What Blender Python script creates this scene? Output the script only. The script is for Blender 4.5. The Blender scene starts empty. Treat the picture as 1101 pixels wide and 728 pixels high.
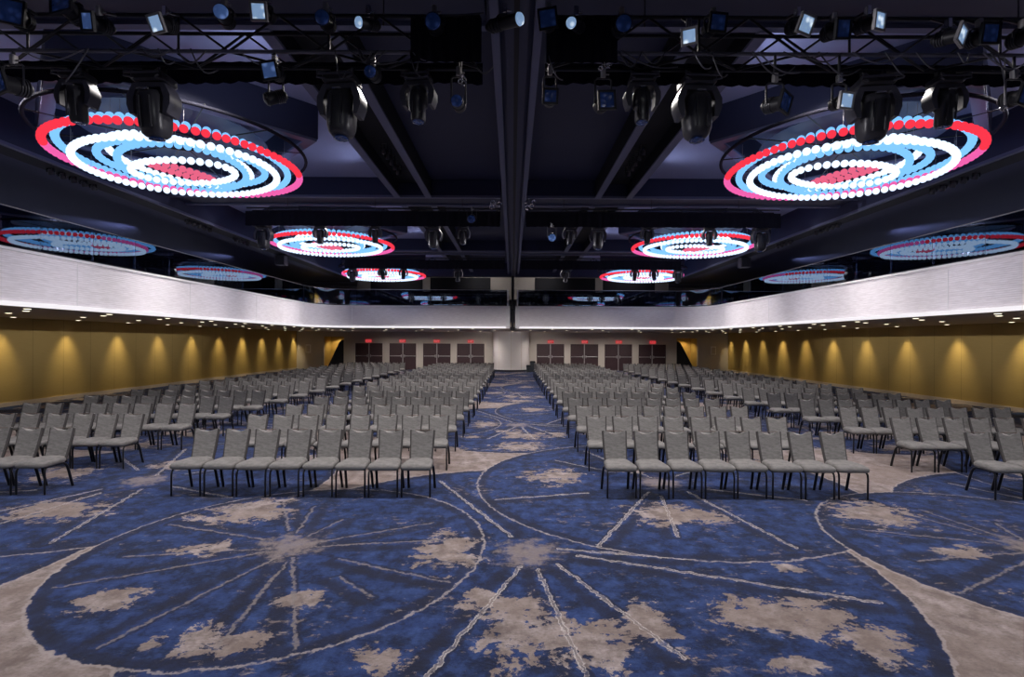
import bpy, math, random
from mathutils import Vector, Matrix

random.seed(7)
SC = bpy.context.scene
COL = SC.collection
PI = math.pi

# ------------------------------------------------------------------ camera, world, lights, exposure
cam_d = bpy.data.cameras.new('camera')
cam = bpy.data.objects.new('camera', cam_d)
COL.objects.link(cam)
cam_d.sensor_fit = 'HORIZONTAL'
cam_d.sensor_width = 36.0
cam_d.lens = 36.0 * 540.0 / 1101.0
cam_d.shift_x = -0.5 / 1101.0
cam_d.shift_y = 3.0 / 1101.0
cam_d.clip_end = 200
ROLL = 0.005
cr, sr = math.cos(ROLL), math.sin(ROLL)
cam.matrix_world = Matrix(((cr, -sr, 0, 0), (0, 0, -1, 0), (sr, cr, 0, 2.25), (0, 0, 0, 1)))
SC.camera = cam

w = bpy.data.worlds.new('world')
SC.world = w
w.use_nodes = True
w.node_tree.nodes['Background'].inputs[0].default_value = (0.5, 0.55, 0.7, 1)
w.node_tree.nodes['Background'].inputs[1].default_value = 0.02

SC.view_settings.view_transform = 'Standard'
SC.view_settings.look = 'None'
SC.view_settings.exposure = 0.0
SC.view_settings.gamma = 1.0
SC.view_settings.use_curve_mapping = False
SC.cycles.max_bounces = 6
SC.cycles.diffuse_bounces = 3
SC.cycles.glossy_bounces = 3
SC.cycles.transparent_max_bounces = 8
SC.cycles.sample_clamp_indirect = 6.0


def light(name, loc, target, watts, color, angle=150, blend=0.6, radius=0.12):
    d = bpy.data.lights.new(name, 'SPOT')
    d.energy = watts
    d.color = color
    d.spot_size = math.radians(angle)
    d.spot_blend = blend
    d.shadow_soft_size = radius
    o = bpy.data.objects.new(name, d)
    COL.objects.link(o)
    o.location = loc
    o.rotation_euler = (Vector(target) - Vector(loc)).to_track_quat('-Z', 'Y').to_euler()
    return o


HOUSE = (1.0, 0.94, 0.90)
for ly in (7.2, 14.9, 22.6):
    for lx, lw in ((-7.6, 900), (-4.4, 850), (-1.2, 850), (1.2, 850), (4.4, 850), (7.6, 900)):
        light('house_light', (lx, ly, 6.2), (lx, ly - 0.2, 0), lw * 0.78, HOUSE, 140, 0.8, 0.2)
for lx in (-6.5, -2.2, 2.2, 6.5):
    light('front_fill', (lx, -2.5, 5.6), (lx * 1.2, 3.6, 0.0), 820, (0.92, 0.94, 1.0), 82, 0.9, 0.3)  # added fill lamps, unseen behind the camera
for s_ in (-1, 1):
    for k_ in range(8):
        ly = 3.5 + 3.0 * k_
        light('balcony_face_fill', (s_ * 10.2, ly, 4.25), (-s_ * 10.4, ly + 0.5, 3.85), 4700, (0.97, 0.94, 1.0), 17, 1.0, 0.08)  # added lamps without fixtures, brightening the opposite balcony front
    for ly in (5.0, 11.0, 17.0, 23.0):
        light('upper_wall_fill', (s_ * 12.4, ly, 5.6), (s_ * 16.7, ly, 4.9), 330, (0.66, 0.74, 1.0), 112, 0.8, 0.1)  # added lamps to brighten the upper wall seen through the glass
    light('fascia_fill', (s_ * 2.2, 31.2, 6.35), (s_ * 1.6, 32.9, 5.8), 40, (1, 0.95, 0.9), 150, 0.8, 0.1)  # added lamps, this and the next, to brighten the dim fascia
    light('fascia_fill', (s_ * 7.5, 31.2, 6.35), (s_ * 7.0, 32.9, 5.8), 25, (1, 0.95, 0.9), 150, 0.8, 0.1)
    for cy_ in (9.1, 16.9):
        for (dx_, dy_, w_) in ((-2.6, -2.3, 16), (-2.6, 2.5, 10), (2.4, -2.3, 12), (2.4, 2.5, 6)):
            light('coffer_uplight', (s_ * (6.12 + dx_), cy_ + dy_, 5.78), (s_ * (6.12 + dx_ * .8), cy_ + dy_ * .8, 6.5), w_ * 1.2, (0.70, 0.77, 1.0), 132, 0.7, 0.15)
        light('coffer_uplight', (s_ * 6.12, cy_ + .2, 6.2), (s_ * 6.12, cy_ + .2, 6.5), 16, (0.55, 0.65, 1.0), 175, 0.5, 0.15)

# ------------------------------------------------------------------ node helpers


class Nodes:
    def __init__(self, name):
        self.m = bpy.data.materials.new(name)
        self.m.use_nodes = True
        self.t = self.m.node_tree
        self.t.nodes.clear()
        self.out = self.t.nodes.new('ShaderNodeOutputMaterial')

    def new(self, typ, **kw):
        n = self.t.nodes.new(typ)
        for k, v in kw.items():
            setattr(n, k, v)
        return n

    def put(self, sock, v):
        if v is None:
            return
        if isinstance(v, bpy.types.NodeSocket):
            self.t.links.new(v, sock)
        else:
            sock.default_value = v

    def math(self, op, a, b=None, c=None, clamp=False):
        n = self.new('ShaderNodeMath', operation=op, use_clamp=clamp)
        self.put(n.inputs[0], a)
        self.put(n.inputs[1], b)
        self.put(n.inputs[2], c)
        return n.outputs[0]

    def vec(self, op, a, b=None, c=None):
        n = self.new('ShaderNodeVectorMath', operation=op)
        self.put(n.inputs[0], a)
        self.put(n.inputs[1], b)
        self.put(n.inputs[2], c)
        return n.outputs['Value'] if op in ('LENGTH', 'DOT_PRODUCT', 'DISTANCE') else n.outputs[0]

    def step(self, x, lo, hi):
        n = self.new('ShaderNodeMapRange', interpolation_type='SMOOTHSTEP')
        self.put(n.inputs[0], x)
        self.put(n.inputs[1], lo)
        self.put(n.inputs[2], hi)
        return n.outputs[0]

    def noise(self, vec, scale, detail=4, rough=0.55, distort=0.0):
        n = self.new('ShaderNodeTexNoise')
        self.put(n.inputs['Vector'], vec)
        n.inputs['Scale'].default_value = scale
        n.inputs['Detail'].default_value = detail
        n.inputs['Roughness'].default_value = rough
        n.inputs['Distortion'].default_value = distort
        return n

    def mix(self, f, a, b, mode='MIX'):
        n = self.new('ShaderNodeMix', data_type='RGBA', blend_type=mode)
        self.put(n.inputs[0], f)
        for s, v in ((n.inputs[6], a), (n.inputs[7], b)):
            if isinstance(v, bpy.types.NodeSocket):
                self.t.links.new(v, s)
            else:
                s.default_value = (*v[:3], 1)
        return n.outputs[2]

    def pos(self):
        return self.new('ShaderNodeNewGeometry').outputs['Position']

    def obj(self):
        return self.new('ShaderNodeTexCoord').outputs['Object']

    def sep(self, v):
        n = self.new('ShaderNodeSeparateXYZ')
        self.put(n.inputs[0], v)
        return n.outputs

    def bsdf(self, col, rough=0.6, metal=0.0, spec=0.3, bump=None, bump_s=0.2, bump_d=0.01):
        n = self.new('ShaderNodeBsdfPrincipled')
        self.put(n.inputs['Base Color'], col if isinstance(col, bpy.types.NodeSocket) else (*col[:3], 1))
        self.put(n.inputs['Roughness'], rough)
        self.put(n.inputs['Metallic'], metal)
        self.put(n.inputs['Specular IOR Level'], spec)
        if bump is not None:
            b = self.new('ShaderNodeBump')
            b.inputs['Strength'].default_value = bump_s
            b.inputs['Distance'].default_value = bump_d
            self.t.links.new(bump, b.inputs['Height'])
            self.t.links.new(b.outputs[0], n.inputs['Normal'])
        return n.outputs[0]

    def done(self, sh):
        self.t.links.new(sh, self.out.inputs[0])
        return self.m


def plain(name, col, rough=0.6, metal=0.0, spec=0.3, var=0.12, scale=6.0):
    N = Nodes(name)
    f = N.noise(N.obj(), scale, 3).outputs['Fac']
    c = N.mix(f, [v * (1 - var) for v in col], [min(1, v * (1 + var)) for v in col])
    return N.done(N.bsdf(c, rough, metal, spec))


def emit(name, col, s=1.0):
    N = Nodes(name)
    e = N.new('ShaderNodeEmission')
    e.inputs[0].default_value = (*col, 1)
    e.inputs[1].default_value = s
    return N.done(e.outputs[0])


# ------------------------------------------------------------------ carpet
def carpet_material():
    N = Nodes('medallion carpet')
    p = N.pos()
    flat = N.vec('MULTIPLY', p, (1, 1, 0))
    wob = N.noise(flat, 9.0, 3)
    wv = N.vec('MULTIPLY', N.vec('SUBTRACT', wob.outputs['Color'], (0.5, 0.5, 0.5)), (0.10, 0.10, 0))
    pw = N.vec('ADD', flat, wv)
    T = 8.2
    hubs = {'A': ((-2.41, 5.5), 2.09), 'B': ((0.17, 5.35), 3.45), 'C': ((2.35, 8.03), 2.88)}
    spokes = {
        'A': [(-0.16, -0.15, -1.74, -0.97), (-0.2, -0.08, -1.59, -0.3), (-0.01, -0.27, -0.6, -1.82),
              (0.13, -0.4, 0.26, -1.85), (0.15, -0.31, 0.84, -1.84), (0.78, -0.73, 1.18, -1.08),
              (0.64, -0.33, 1.83, -0.82), (0.18, -0.03, 1.99, 0.23), (0.19, 0.07, 1.44, 0.72),
              (-0.23, 0.45, -0.76, 1.47), (-0.1, 0.39, -0.26, 1.29), (0.07, 0.26, 0.28, 0.8),
              (-0.37, 0.17, -1.75, 0.61)],
        'B': [(-0.08, -0.35, -0.73, -1.98), (0.09, -0.39, 0.34, -1.97), (0.3, -0.28, 1.06, -1.78),
              (0.52, -0.06, 3.03, -1.0), (0.34, 0.1, 1.62, -0.14), (-0.17, 0.44, -1.33, 2.73)],
        'C': [(-0.3, -0.5, -0.54, -0.94), (-1.39, -2.5, -0.54, -0.94), (-0.17, -0.68, -0.42, -2.22),
              (0.3, -0.5, 0.77, -2.52), (-2.58, -0.89, -1.23, -0.56), (-1.53, 1.48, -0.59, 0.62),
              (-0.85, 2.29, -0.04, 0.3), (0.64, -0.33, 1.85, -0.86), (0.4, 0.4, 1.7, 1.5)],
    }
    inside = None
    ring = None
    dark = None
    burst = None
    line = None
    thin = None
    jag = N.math('MULTIPLY', N.math('SUBTRACT', N.noise(flat, 24.0, 4, 0.7).outputs['Fac'], 0.5), 0.06)

    def mx(a, b):
        return b if a is None else N.math('MAXIMUM', a, b)
    bn = N.math('MULTIPLY', N.math('SUBTRACT', N.noise(flat, 6.0, 6, 0.75).outputs['Fac'], 0.5), 1.3)
    above = None
    for h in ('A', 'C', 'B'):
        c, r = hubs[h]
        show = 1.0 if above is None else N.math('SUBTRACT', 1.0, above)
        l_h = None
        d_h = None
        v = N.vec('WRAP', N.vec('SUBTRACT', pw, (c[0], c[1], 0)), (T / 2, T / 2, 0.1), (-T / 2, -T / 2, -0.1))
        d = N.vec('LENGTH', v)
        ins = N.step(d, r + 0.01, r - 0.01)
        inside = mx(inside, ins)
        e = N.math('ABSOLUTE', N.math('ADD', N.math('SUBTRACT', d, r + 0.012), jag))
        ring = mx(ring, N.math('MULTIPLY', show, N.step(e, 0.020, 0.007)))
        e2 = N.math('ABSOLUTE', N.math('ADD', N.math('SUBTRACT', d, r - 0.065), jag))
        d_h = mx(d_h, N.step(e2, 0.085, 0.03))
        burst = mx(burst, N.math('MULTIPLY', show, N.step(N.math('ADD', d, bn), 0.42, 0.12)))
        sx, sy, _ = N.sep(v)
        for (x0, y0, x1, y1) in spokes[h]:
            L = math.hypot(x1 - x0, y1 - y0)
            ux, uy = (x1 - x0) / L, (y1 - y0) / L
            n1 = N.vec('SUBTRACT', v, (x0, y0, 0))
            t = N.vec('DOT_PRODUCT', n1, (ux, uy, 0))
            s = N.vec('DOT_PRODUCT', n1, (-uy, ux, 0))
            tt = N.math('SUBTRACT', t, N.math('MINIMUM', N.math('MAXIMUM', t, 0.0), L))
            q = N.math('SQRT', N.math('ADD', N.math('MULTIPLY', s, s), N.math('MULTIPLY', tt, tt)))
            if h != 'A':
                thin = mx(thin, N.math('MULTIPLY', show, N.step(N.math('ABSOLUTE', N.math('ADD', s, N.math('MULTIPLY_ADD', jag, 0.9, 0.012 if y0 < 0 else -0.012))), 0.011, 0.005)) if False else N.math('MULTIPLY', show, N.step(N.math('ABSOLUTE', N.math('SUBTRACT', N.math('ADD', q, N.math('MULTIPLY', jag, 0.8)), 0.016)), 0.007, 0.003)))
            l_h = mx(l_h, N.step(N.math('ADD', q, jag), 0.022, 0.007))
            d_h = mx(d_h, N.step(N.math('ADD', N.math('ABSOLUTE', N.math('ADD', N.math('ADD', q, N.math('MULTIPLY', s, 0.6)), -0.05)), jag), 0.04, 0.01))
        line = mx(line, N.math('MULTIPLY', show, l_h))
        dark = mx(dark, N.math('MULTIPLY', show, d_h))
        above = mx(above, ins)
    blobs = [(4.73, 4.34, 0.26, 0.2), (5.53, 3.72, 0.1, 0.14), (5.85, 3.8, 0.14, 0.17), (6.22, 3.77, 0.19, 0.23),
             (6.37, 4.35, 0.18, 0.16), (4.84, 6.7, 0.42, 0.5), (5.0, 5.43, 0.13, 0.19), (2.34, 6.55, 0.5, 0.35),
             (7.49, 5.42, 0.36, 0.46), (7.23, 3.56, 0.23, 0.17), (0.03, 3.99, 0.28, 0.5), (0.55, 3.77, 0.38, 0.45),
             (1.13, 4.01, 0.22, 0.33), (7.93, 4.37, 0.24, 0.19), (0.68, 0.19, 0.5, 0.45), (2.05, 6.6, 0.5, 0.42),
             (2.27, 4.15, 0.66, 0.3), (2.73, 3.84, 0.25, 0.27), (2.78, 5.01, 0.17, 0.1),
             (4.75, 6.57, 0.6, 0.4), (1.99, 3.51, 0.16, 0.12), (4.85, 5.41, 0.3, 0.14), (0.19, 2.56, 0.6, 0.48),
             (4.3, 1.2, 0.7, 0.5), (6.6, 2.2, 0.6, 0.4), (2.2, 0.8, 0.4, 0.4)]
    pe = None
    for (x, y, a, b) in blobs:
        v = N.vec('WRAP', N.vec('SUBTRACT', flat, (x, y, 0)), (T / 2, T / 2, 0.1), (-T / 2, -T / 2, -0.1))
        pe = mx(pe, N.math('SUBTRACT', 1.0, N.vec('LENGTH', N.vec('MULTIPLY', v, (1 / a, 1 / b, 0)))))
    pe = N.math('MAXIMUM', pe, -1.3)
    n_e = N.noise(N.vec('MULTIPLY', flat, (1.0, 1.5, 0)), 2.4, 10, 0.74, 0.5).outputs['Fac']
    field = N.math('ADD', pe, N.math('MULTIPLY', N.math('SUBTRACT', n_e, 0.5), 5.0))
    field = N.math('ADD', field, N.math('MULTIPLY', N.math('SUBTRACT', N.noise(flat, 11.0, 5, 0.7).outputs['Fac'], 0.55), 2.2))
    patch = N.step(field, -0.02, 0.14)
    n_f = N.noise(N.vec('MULTIPLY', flat, (1.0, 1.8, 0)), 7.0, 8, 0.75, 0.4).outputs['Fac']
    n_g = N.noise(flat, 0.9, 3, 0.6).outputs['Fac']
    fleck = N.step(N.math('ADD', n_f, N.math('MULTIPLY', N.math('SUBTRACT', n_g, 0.5), 0.45)), 0.60, 0.68)
    patch = N.math('MAXIMUM', patch, N.math('MULTIPLY', fleck, 0.7))
    stretch = N.vec('MULTIPLY', flat, (1.0, 2.6, 0))
    big = N.noise(stretch, 1.3, 5, 0.6).outputs['Fac']
    fine = N.noise(stretch, 22.0, 6, 0.78).outputs['Fac']
    mid = N.noise(flat, 5.0, 5, 0.7).outputs['Fac']
    blue = N.mix(N.step(big, 0.35, 0.65), (0.006, 0.009, 0.028), (0.012, 0.024, 0.088))
    blue = N.mix(N.step(mid, 0.42, 0.75), blue, (0.028, 0.054, 0.165))
    blue = N.mix(N.step(mid, 0.50, 0.34), blue, (0.008, 0.010, 0.026))
    blue = N.mix(N.math('MULTIPLY', N.step(fine, 0.42, 0.8), 0.45), blue, (0.048, 0.075, 0.165))
    beige = N.mix(N.step(mid, 0.3, 0.7), (0.105, 0.080, 0.074), (0.32, 0.272, 0.268))
    beige = N.mix(N.math('MULTIPLY', N.step(N.noise(flat, 1.1, 4, 0.7).outputs['Fac'], 0.40, 0.58), 0.65), beige, (0.17, 0.13, 0.115))
    beige = N.mix(N.math('MULTIPLY', N.step(fine, 0.55, 0.3), 0.8), beige, (0.12, 0.095, 0.09))
    out_f = N.math('SUBTRACT', 1.0, inside)
    warm = N.math('MAXIMUM', patch, out_f)
    col = N.mix(N.math('MULTIPLY', dark, 0.7), blue, (0.012, 0.013, 0.026))
    col = N.mix(warm, col, beige)
    col = N.mix(N.math('MULTIPLY', burst, N.math('MULTIPLY_ADD', fine, 0.9, 0.3)), col, (0.19, 0.155, 0.15))
    brk = N.step(N.noise(flat, 14.0, 3, 0.7).outputs['Fac'], 0.36, 0.52)
    lf = N.math('MULTIPLY', line, N.math('MULTIPLY_ADD', brk, 0.55, 0.22))
    col = N.mix(lf, col, (0.17, 0.145, 0.145))
    rf = N.math('MULTIPLY', ring, N.math('MULTIPLY_ADD', brk, 0.5, 0.25))
    col = N.mix(rf, col, (0.27, 0.235, 0.23))
    col = N.mix(N.math('MULTIPLY', thin, N.math('MULTIPLY_ADD', brk, 0.5, 0.15)), col, (0.45, 0.41, 0.40))
    pile = N.noise(flat, 160.0, 2, 0.6).outputs['Fac']
    sh = N.bsdf(col, 0.95, 0, 0.08, pile, 0.35, 0.01)
    sh.node.inputs['Sheen Weight'].default_value = 0.04
    sh.node.inputs['Sheen Roughness'].default_value = 0.6
    sh.node.inputs['Sheen Tint'].default_value = (0.9, 0.92, 1.0, 1)
    return N.done(sh)


def gold_material():
    N = Nodes('gold fabric wall')
    x, y, z = N.sep(N.pos())
    m = N.math('ABSOLUTE', N.math('SUBTRACT', N.math('FRACT', N.math('DIVIDE', N.math('ADD', y, 0.46), 1.2)), 0.5))
    seam = N.step(m, 0.492, 0.497)
    f = N.noise(N.vec('MULTIPLY', N.pos(), (1, 2, 40)), 2.0, 3).outputs['Fac']
    c = N.mix(f, (0.40, 0.28, 0.090), (0.49, 0.35, 0.125))
    c = N.mix(N.math('MULTIPLY', seam, 0.7), c, (0.12, 0.08, 0.025))
    return N.done(N.bsdf(c, 0.5, 0.25, 0.3))


def face_material():
    N = Nodes('ribbed balcony panel')
    p = N.pos()
    x, y, z = N.sep(p)
    rib = N.math('SINE', N.math('MULTIPLY', z, 2 * PI / 0.045))
    f = N.noise(N.vec('MULTIPLY', p, (1.6, 1.6, 14)), 2.2, 4, 0.65).outputs['Fac']
    c = N.mix(N.step(f, 0.3, 0.7), (0.74, 0.69, 0.71), (0.88, 0.83, 0.86))
    c = N.mix(N.math('MULTIPLY', N.step(rib, -0.2, -0.9), 0.18), c, (0.52, 0.48, 0.49))
    return N.done(N.bsdf(c, 0.6, 0, 0.3, rib, 0.2, 0.006))


def glass_material(name, tint, refl):
    N = Nodes(name)
    tr = N.new('ShaderNodeBsdfTransparent')
    tr.inputs[0].default_value = (*tint, 1)
    gl = N.new('ShaderNodeBsdfGlossy')
    gl.inputs[0].default_value = (0.68, 0.82, 1, 1)
    gl.inputs['Roughness'].default_value = 0.02
    fr = N.new('ShaderNodeFresnel')
    fr.inputs[0].default_value = 1.5
    fac = N.math('ADD', N.math('MULTIPLY', fr.outputs[0], 0.8), refl, clamp=True)
    mx = N.new('ShaderNodeMixShader')
    N.put(mx.inputs[0], fac)
    N.t.links.new(tr.outputs[0], mx.inputs[1])
    N.t.links.new(gl.outputs[0], mx.inputs[2])
    return N.done(mx.outputs[0])


def gel_material(name, c0, c1, rough=0.25, glow=None):
    N = Nodes(name)
    v = N.new('ShaderNodeTexVoronoi')
    v.inputs['Scale'].default_value = 14
    N.put(v.inputs['Vector'], N.obj())
    c = N.mix(N.step(v.outputs['Distance'], 0.15, 0.55), c1, c0)
    sh = N.bsdf(c, rough, 0.1, 0.6, v.outputs['Distance'], 0.6, 0.02)
    if glow:   # brightness put into gels and lenses as emission
        N.put(sh.node.inputs['Emission Color'], N.mix(N.step(v.outputs['Distance'], 0.10, 0.5), glow[1], glow[0]))
        sh.node.inputs['Emission Strength'].default_value = 1.0
    return N.done(sh)


def fabric_material():
    N = Nodes('grey chair upholstery')
    p = N.obj()
    f = N.noise(N.vec('MULTIPLY', p, (3, 3, 10)), 4.0, 5, 0.65).outputs['Fac']
    g = N.noise(p, 120, 2, 0.6).outputs['Fac']
    c = N.mix(N.step(f, 0.3, 0.7), (0.130, 0.125, 0.124), (0.205, 0.197, 0.195))
    c = N.mix(N.math('MULTIPLY', g, 0.3), c, (0.12, 0.11, 0.108))
    return N.done(N.bsdf(c, 0.85, 0, 0.15, g, 0.25, 0.004))


M = {}
M['carpet'] = carpet_material()
M['gold'] = gold_material()
M['face'] = face_material()
M['glass'] = glass_material('dark reflective glass', (0.50, 0.52, 0.60), 0.19)
M['glass_clear'] = glass_material('clear corner glass', (0.75, 0.78, 0.82), 0.04)
M['fabric'] = fabric_material()
M['edge_shade'] = plain('chair fabric with edge shade', (0.06, 0.055, 0.056), 0.85, 0, 0.1)  # same upholstery, with shade of the back's sides and rear put into the colour
M['grip'] = plain('brown wooden grip', (0.10, 0.06, 0.045), 0.5)
M['leg'] = plain('black powder coated steel', (0.012, 0.012, 0.016), 0.3, 0.3, 0.5)
M['ceil'] = plain('dark slate ceiling paint', (0.31, 0.33, 0.53), 0.7, 0, 0.2, 0.08, 1.0)
M['beam'] = plain('dark navy beam paint', (0.034, 0.038, 0.082), 0.6, 0, 0.3, 0.1, 1.0)
M['lip'] = plain('grey beam lip paint', (0.13, 0.14, 0.23), 0.55, 0, 0.3, 0.08, 1.0)
M['slot'] = plain('black slot paint', (0.014, 0.014, 0.020), 0.7)
M['soffit'] = plain('taupe soffit paint', (0.52, 0.44, 0.37), 0.7)
M['upper'] = plain('dark upper wall paint', (0.32, 0.32, 0.40), 0.7)
M['cream'] = plain('warm cream wall', (0.52, 0.47, 0.43), 0.7, 0, 0.2, 0.05, 1.5)
M['pillar'] = plain('pale pillar panels', (0.62, 0.58, 0.58), 0.5, 0, 0.3, 0.04, 1.5)
M['white'] = plain('white metal trim', (0.80, 0.78, 0.79), 0.4)
M['strip'] = emit('lit white edge strip', (1.0, 0.96, 1.0), 0.95)
M['maroon'] = plain('dark maroon door', (0.045, 0.022, 0.028), 0.45, 0, 0.4)
M['steel'] = plain('brushed steel', (0.36, 0.35, 0.36), 0.45, 0.5)
M['black'] = plain('matte black metal', (0.014, 0.014, 0.018), 0.45, 0.2, 0.4)
M['charcoal'] = plain('charcoal plastic housing', (0.030, 0.030, 0.038), 0.35, 0, 0.5)
M['greyarm'] = plain('grey plastic yoke', (0.06, 0.06, 0.085), 0.4, 0, 0.5)
M['drape'] = plain('black drape cloth', (0.020, 0.020, 0.029), 0.9, 0, 0.05)
M['chrome'] = plain('bright metal clamp', (0.65, 0.65, 0.70), 0.25, 0.9)
M['truss'] = plain('black painted truss tube', (0.022, 0.022, 0.03), 0.45, 0.2, 0.4)
M['truss_hi'] = plain('light grey truss tube', (0.16, 0.16, 0.20), 0.3, 0.6, 0.5)  # lighter grey than the other truss tubes
M['gel_dark'] = gel_material('dark blue gel', (0.015, 0.03, 0.11), (0.03, 0.06, 0.2), glow=((0.001, 0.003, 0.013), (0.004, 0.009, 0.035)))
M['gel_mid'] = gel_material('mid blue gel', (0.10, 0.20, 0.46), (0.25, 0.4, 0.75), glow=((0.02, 0.04, 0.11), (0.07, 0.12, 0.26)))
M['gel_bright'] = gel_material('frosted diffuser gel', (0.45, 0.58, 0.75), (0.85, 0.92, 1.0), glow=((0.16, 0.26, 0.42), (0.75, 0.88, 1.0)))
M['bin'] = plain('dark grey bin plastic', (0.03, 0.035, 0.045), 0.5)
M['cable'] = plain('grey black cable rubber', (0.06, 0.06, 0.075), 0.4)
M['g_red'] = emit('red globe', (0.86, 0.035, 0.065), 1.15)
M['g_pink'] = emit('pink globe', (0.86, 0.12, 0.42), 1.05)
M['g_rose'] = emit('rose globe', (0.80, 0.13, 0.24), 1.05)
M['g_blue'] = emit('light blue globe', (0.20, 0.52, 1.0), 1.2)
M['g_white'] = emit('white globe', (0.66, 0.80, 1.0), 1.55)
M['lamp'] = emit('lit downlight lens', (1.0, 0.88, 0.66), 2.6)
M['exit'] = emit('lit red sign', (0.75, 0.05, 0.06), 0.8)
M['warmwall'] = plain('amber alcove wall', (0.55, 0.38, 0.12), 0.6)
M['cloth'] = plain('white table cloth', (0.75, 0.76, 0.82), 0.8)
M['plate'] = plain('glossy deep blue plate', (0.012, 0.018, 0.075), 0.4, 0, 0.25)
M['navy'] = plain('dark navy stair panel', (0.015, 0.017, 0.03), 0.6)


# ------------------------------------------------------------------ mesh builder
class MB:
    def __init__(self):
        self.v, self.f, self.mi = [], [], []

    def add(self, vs, fs, mi=0, mat=None):
        o = len(self.v)
        for p in vs:
            q = Vector(p)
            self.v.append(mat @ q if mat else q)
        for f in fs:
            self.f.append([i + o for i in f])
            self.mi.append(mi)
        return self

    def box(self, x0, x1, y0, y1, z0, z1, mi=0, bev=0.0, mat=None):
        if bev <= 0:
            vs = [(x, y, z) for z in (z0, z1) for y in (y0, y1) for x in (x0, x1)]
            fs = [(0, 2, 3, 1), (4, 5, 7, 6), (0, 1, 5, 4), (2, 6, 7, 3), (0, 4, 6, 2), (1, 3, 7, 5)]
            return self.add(vs, fs, mi, mat)
        b = bev
        rings = []
        for z, s in ((z0, b), (z0 + b, 0), (z1 - b, 0), (z1, b)):
            rings.append([(x0 + s + b, y0 + s, z), (x1 - s - b, y0 + s, z), (x1 - s, y0 + s + b, z), (x1 - s, y1 - s - b, z),
                          (x1 - s - b, y1 - s, z), (x0 + s + b, y1 - s, z), (x0 + s, y1 - s - b, z), (x0 + s, y0 + s + b, z)])
        return self.loft(rings, mi, mat)

    def loft(self, rings, mi=0, mat=None, caps=True, closed=True):
        n = len(rings[0])
        vs = [p for r in rings for p in r]
        fs = []
        for k in range(len(rings) - 1):
            for i in range(n if closed else n - 1):
                j = (i + 1) % n
                fs.append((k * n + i, k * n + j, (k + 1) * n + j, (k + 1) * n + i))
        if caps:
            fs.append(tuple(range(n - 1, -1, -1)))
            fs.append(tuple((len(rings) - 1) * n + i for i in range(n)))
        return self.add(vs, fs, mi, mat)

    def tube(self, pts, r, n=8, mi=0, mat=None, r_end=None, flat=1.0):
        pts = [Vector(p) for p in pts]
        rings = []
        ref = None
        for i, p in enumerate(pts):
            a = pts[max(i - 1, 0)]
            b = pts[min(i + 1, len(pts) - 1)]
            t = (b - a).normalized()
            if ref is None:
                ref = Vector((0, 0, 1)) if abs(t.z) < 0.9 else Vector((1, 0, 0))
            u = t.cross(ref).normalized()
            v = t.cross(u).normalized()
            ref = -v if ref.dot(v) < 0 else v
            rr = r if r_end is None else r + (r_end - r) * i / (len(pts) - 1)
            rings.append([p + (u * math.cos(2 * PI * k / n) + v * math.sin(2 * PI * k / n) * flat) * rr for k in range(n)])
            ref = ref if abs(t.dot(ref)) < 0.95 else u
        return self.loft(rings, mi, mat)

    def lathe(self, prof, n=20, mi=0, mat=None, caps=True):
        rings = [[(r * math.cos(2 * PI * k / n), r * math.sin(2 * PI * k / n), z) for k in range(n)] for r, z in prof]
        return self.loft(rings, mi, mat, caps)

    def prism(self, poly, a, b, axis='Y', mi=0, mat=None):
        def q(p, t):
            return {'Y': (p[0], t, p[1]), 'X': (t, p[0], p[1]), 'Z': (p[0], p[1], t)}[axis]
        return self.loft([[q(p, a) for p in poly], [q(p, b) for p in poly]], mi, mat)

    def sphere(self, c, r, nu=12, nv=8, mi=0):
        prof = [(max(1e-4, math.sin(PI * k / nv)) * r, -math.cos(PI * k / nv) * r) for k in range(nv + 1)]
        return self.lathe(prof, nu, mi, Matrix.Translation(c))

    def mesh(self, name, mats, smooth=None):
        me = bpy.data.meshes.new(name)
        me.from_pydata([tuple(p) for p in self.v], [], self.f)
        for m in (mats if isinstance(mats, (list, tuple)) else [mats]):
            me.materials.append(m)
        me.polygons.foreach_set('material_index', self.mi)
        import bmesh
        bm = bmesh.new()
        bm.from_mesh(me)
        bmesh.ops.recalc_face_normals(bm, faces=bm.faces)
        bm.to_mesh(me)
        bm.free()
        if smooth:
            me.polygons.foreach_set('use_smooth', [True] * len(me.polygons))
            if smooth < 179:
                me.set_sharp_from_angle(angle=math.radians(smooth))
        me.update()
        return me

    def build(self, name, mats, parent=None, smooth=None):
        o = bpy.data.objects.new(name, self.mesh(name, mats, smooth))
        COL.objects.link(o)
        if parent:
            o.parent = parent
        return o


def tag(o, label=None, cat=None, group=None, kind=None):
    if label:
        o['label'] = label
    if cat:
        o['category'] = cat
    if group:
        o['group'] = group
    if kind:
        o['kind'] = kind
    return o


def thing(name, label, cat, loc=(0, 0, 0), rot=(0, 0, 0), group=None, scale=1.0):
    o = bpy.data.objects.new(name, None)
    COL.objects.link(o)
    o.empty_display_size = 0.1
    o.location = loc
    o.rotation_euler = rot
    o.scale = (scale,) * 3
    return tag(o, label, cat, group)


def struct(o, label, cat):
    return tag(o, label, cat, None, 'structure')


def dup(root, loc=None, label=None, rot=None, scale=None):
    r = root.copy()
    COL.objects.link(r)
    if loc is not None:
        r.location = loc
    if rot is not None:
        r.rotation_euler = rot
    if scale is not None:
        r.scale = (scale,) * 3
    if label:
        r['label'] = label
    for ch in KIDS.get(root.name, []):
        c = ch.copy()
        COL.objects.link(c)
        c.parent = r
        for g in KIDS.get(ch.name, []):
            d = g.copy()
            COL.objects.link(d)
            d.parent = c
    return r


KIDS = {}


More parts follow.
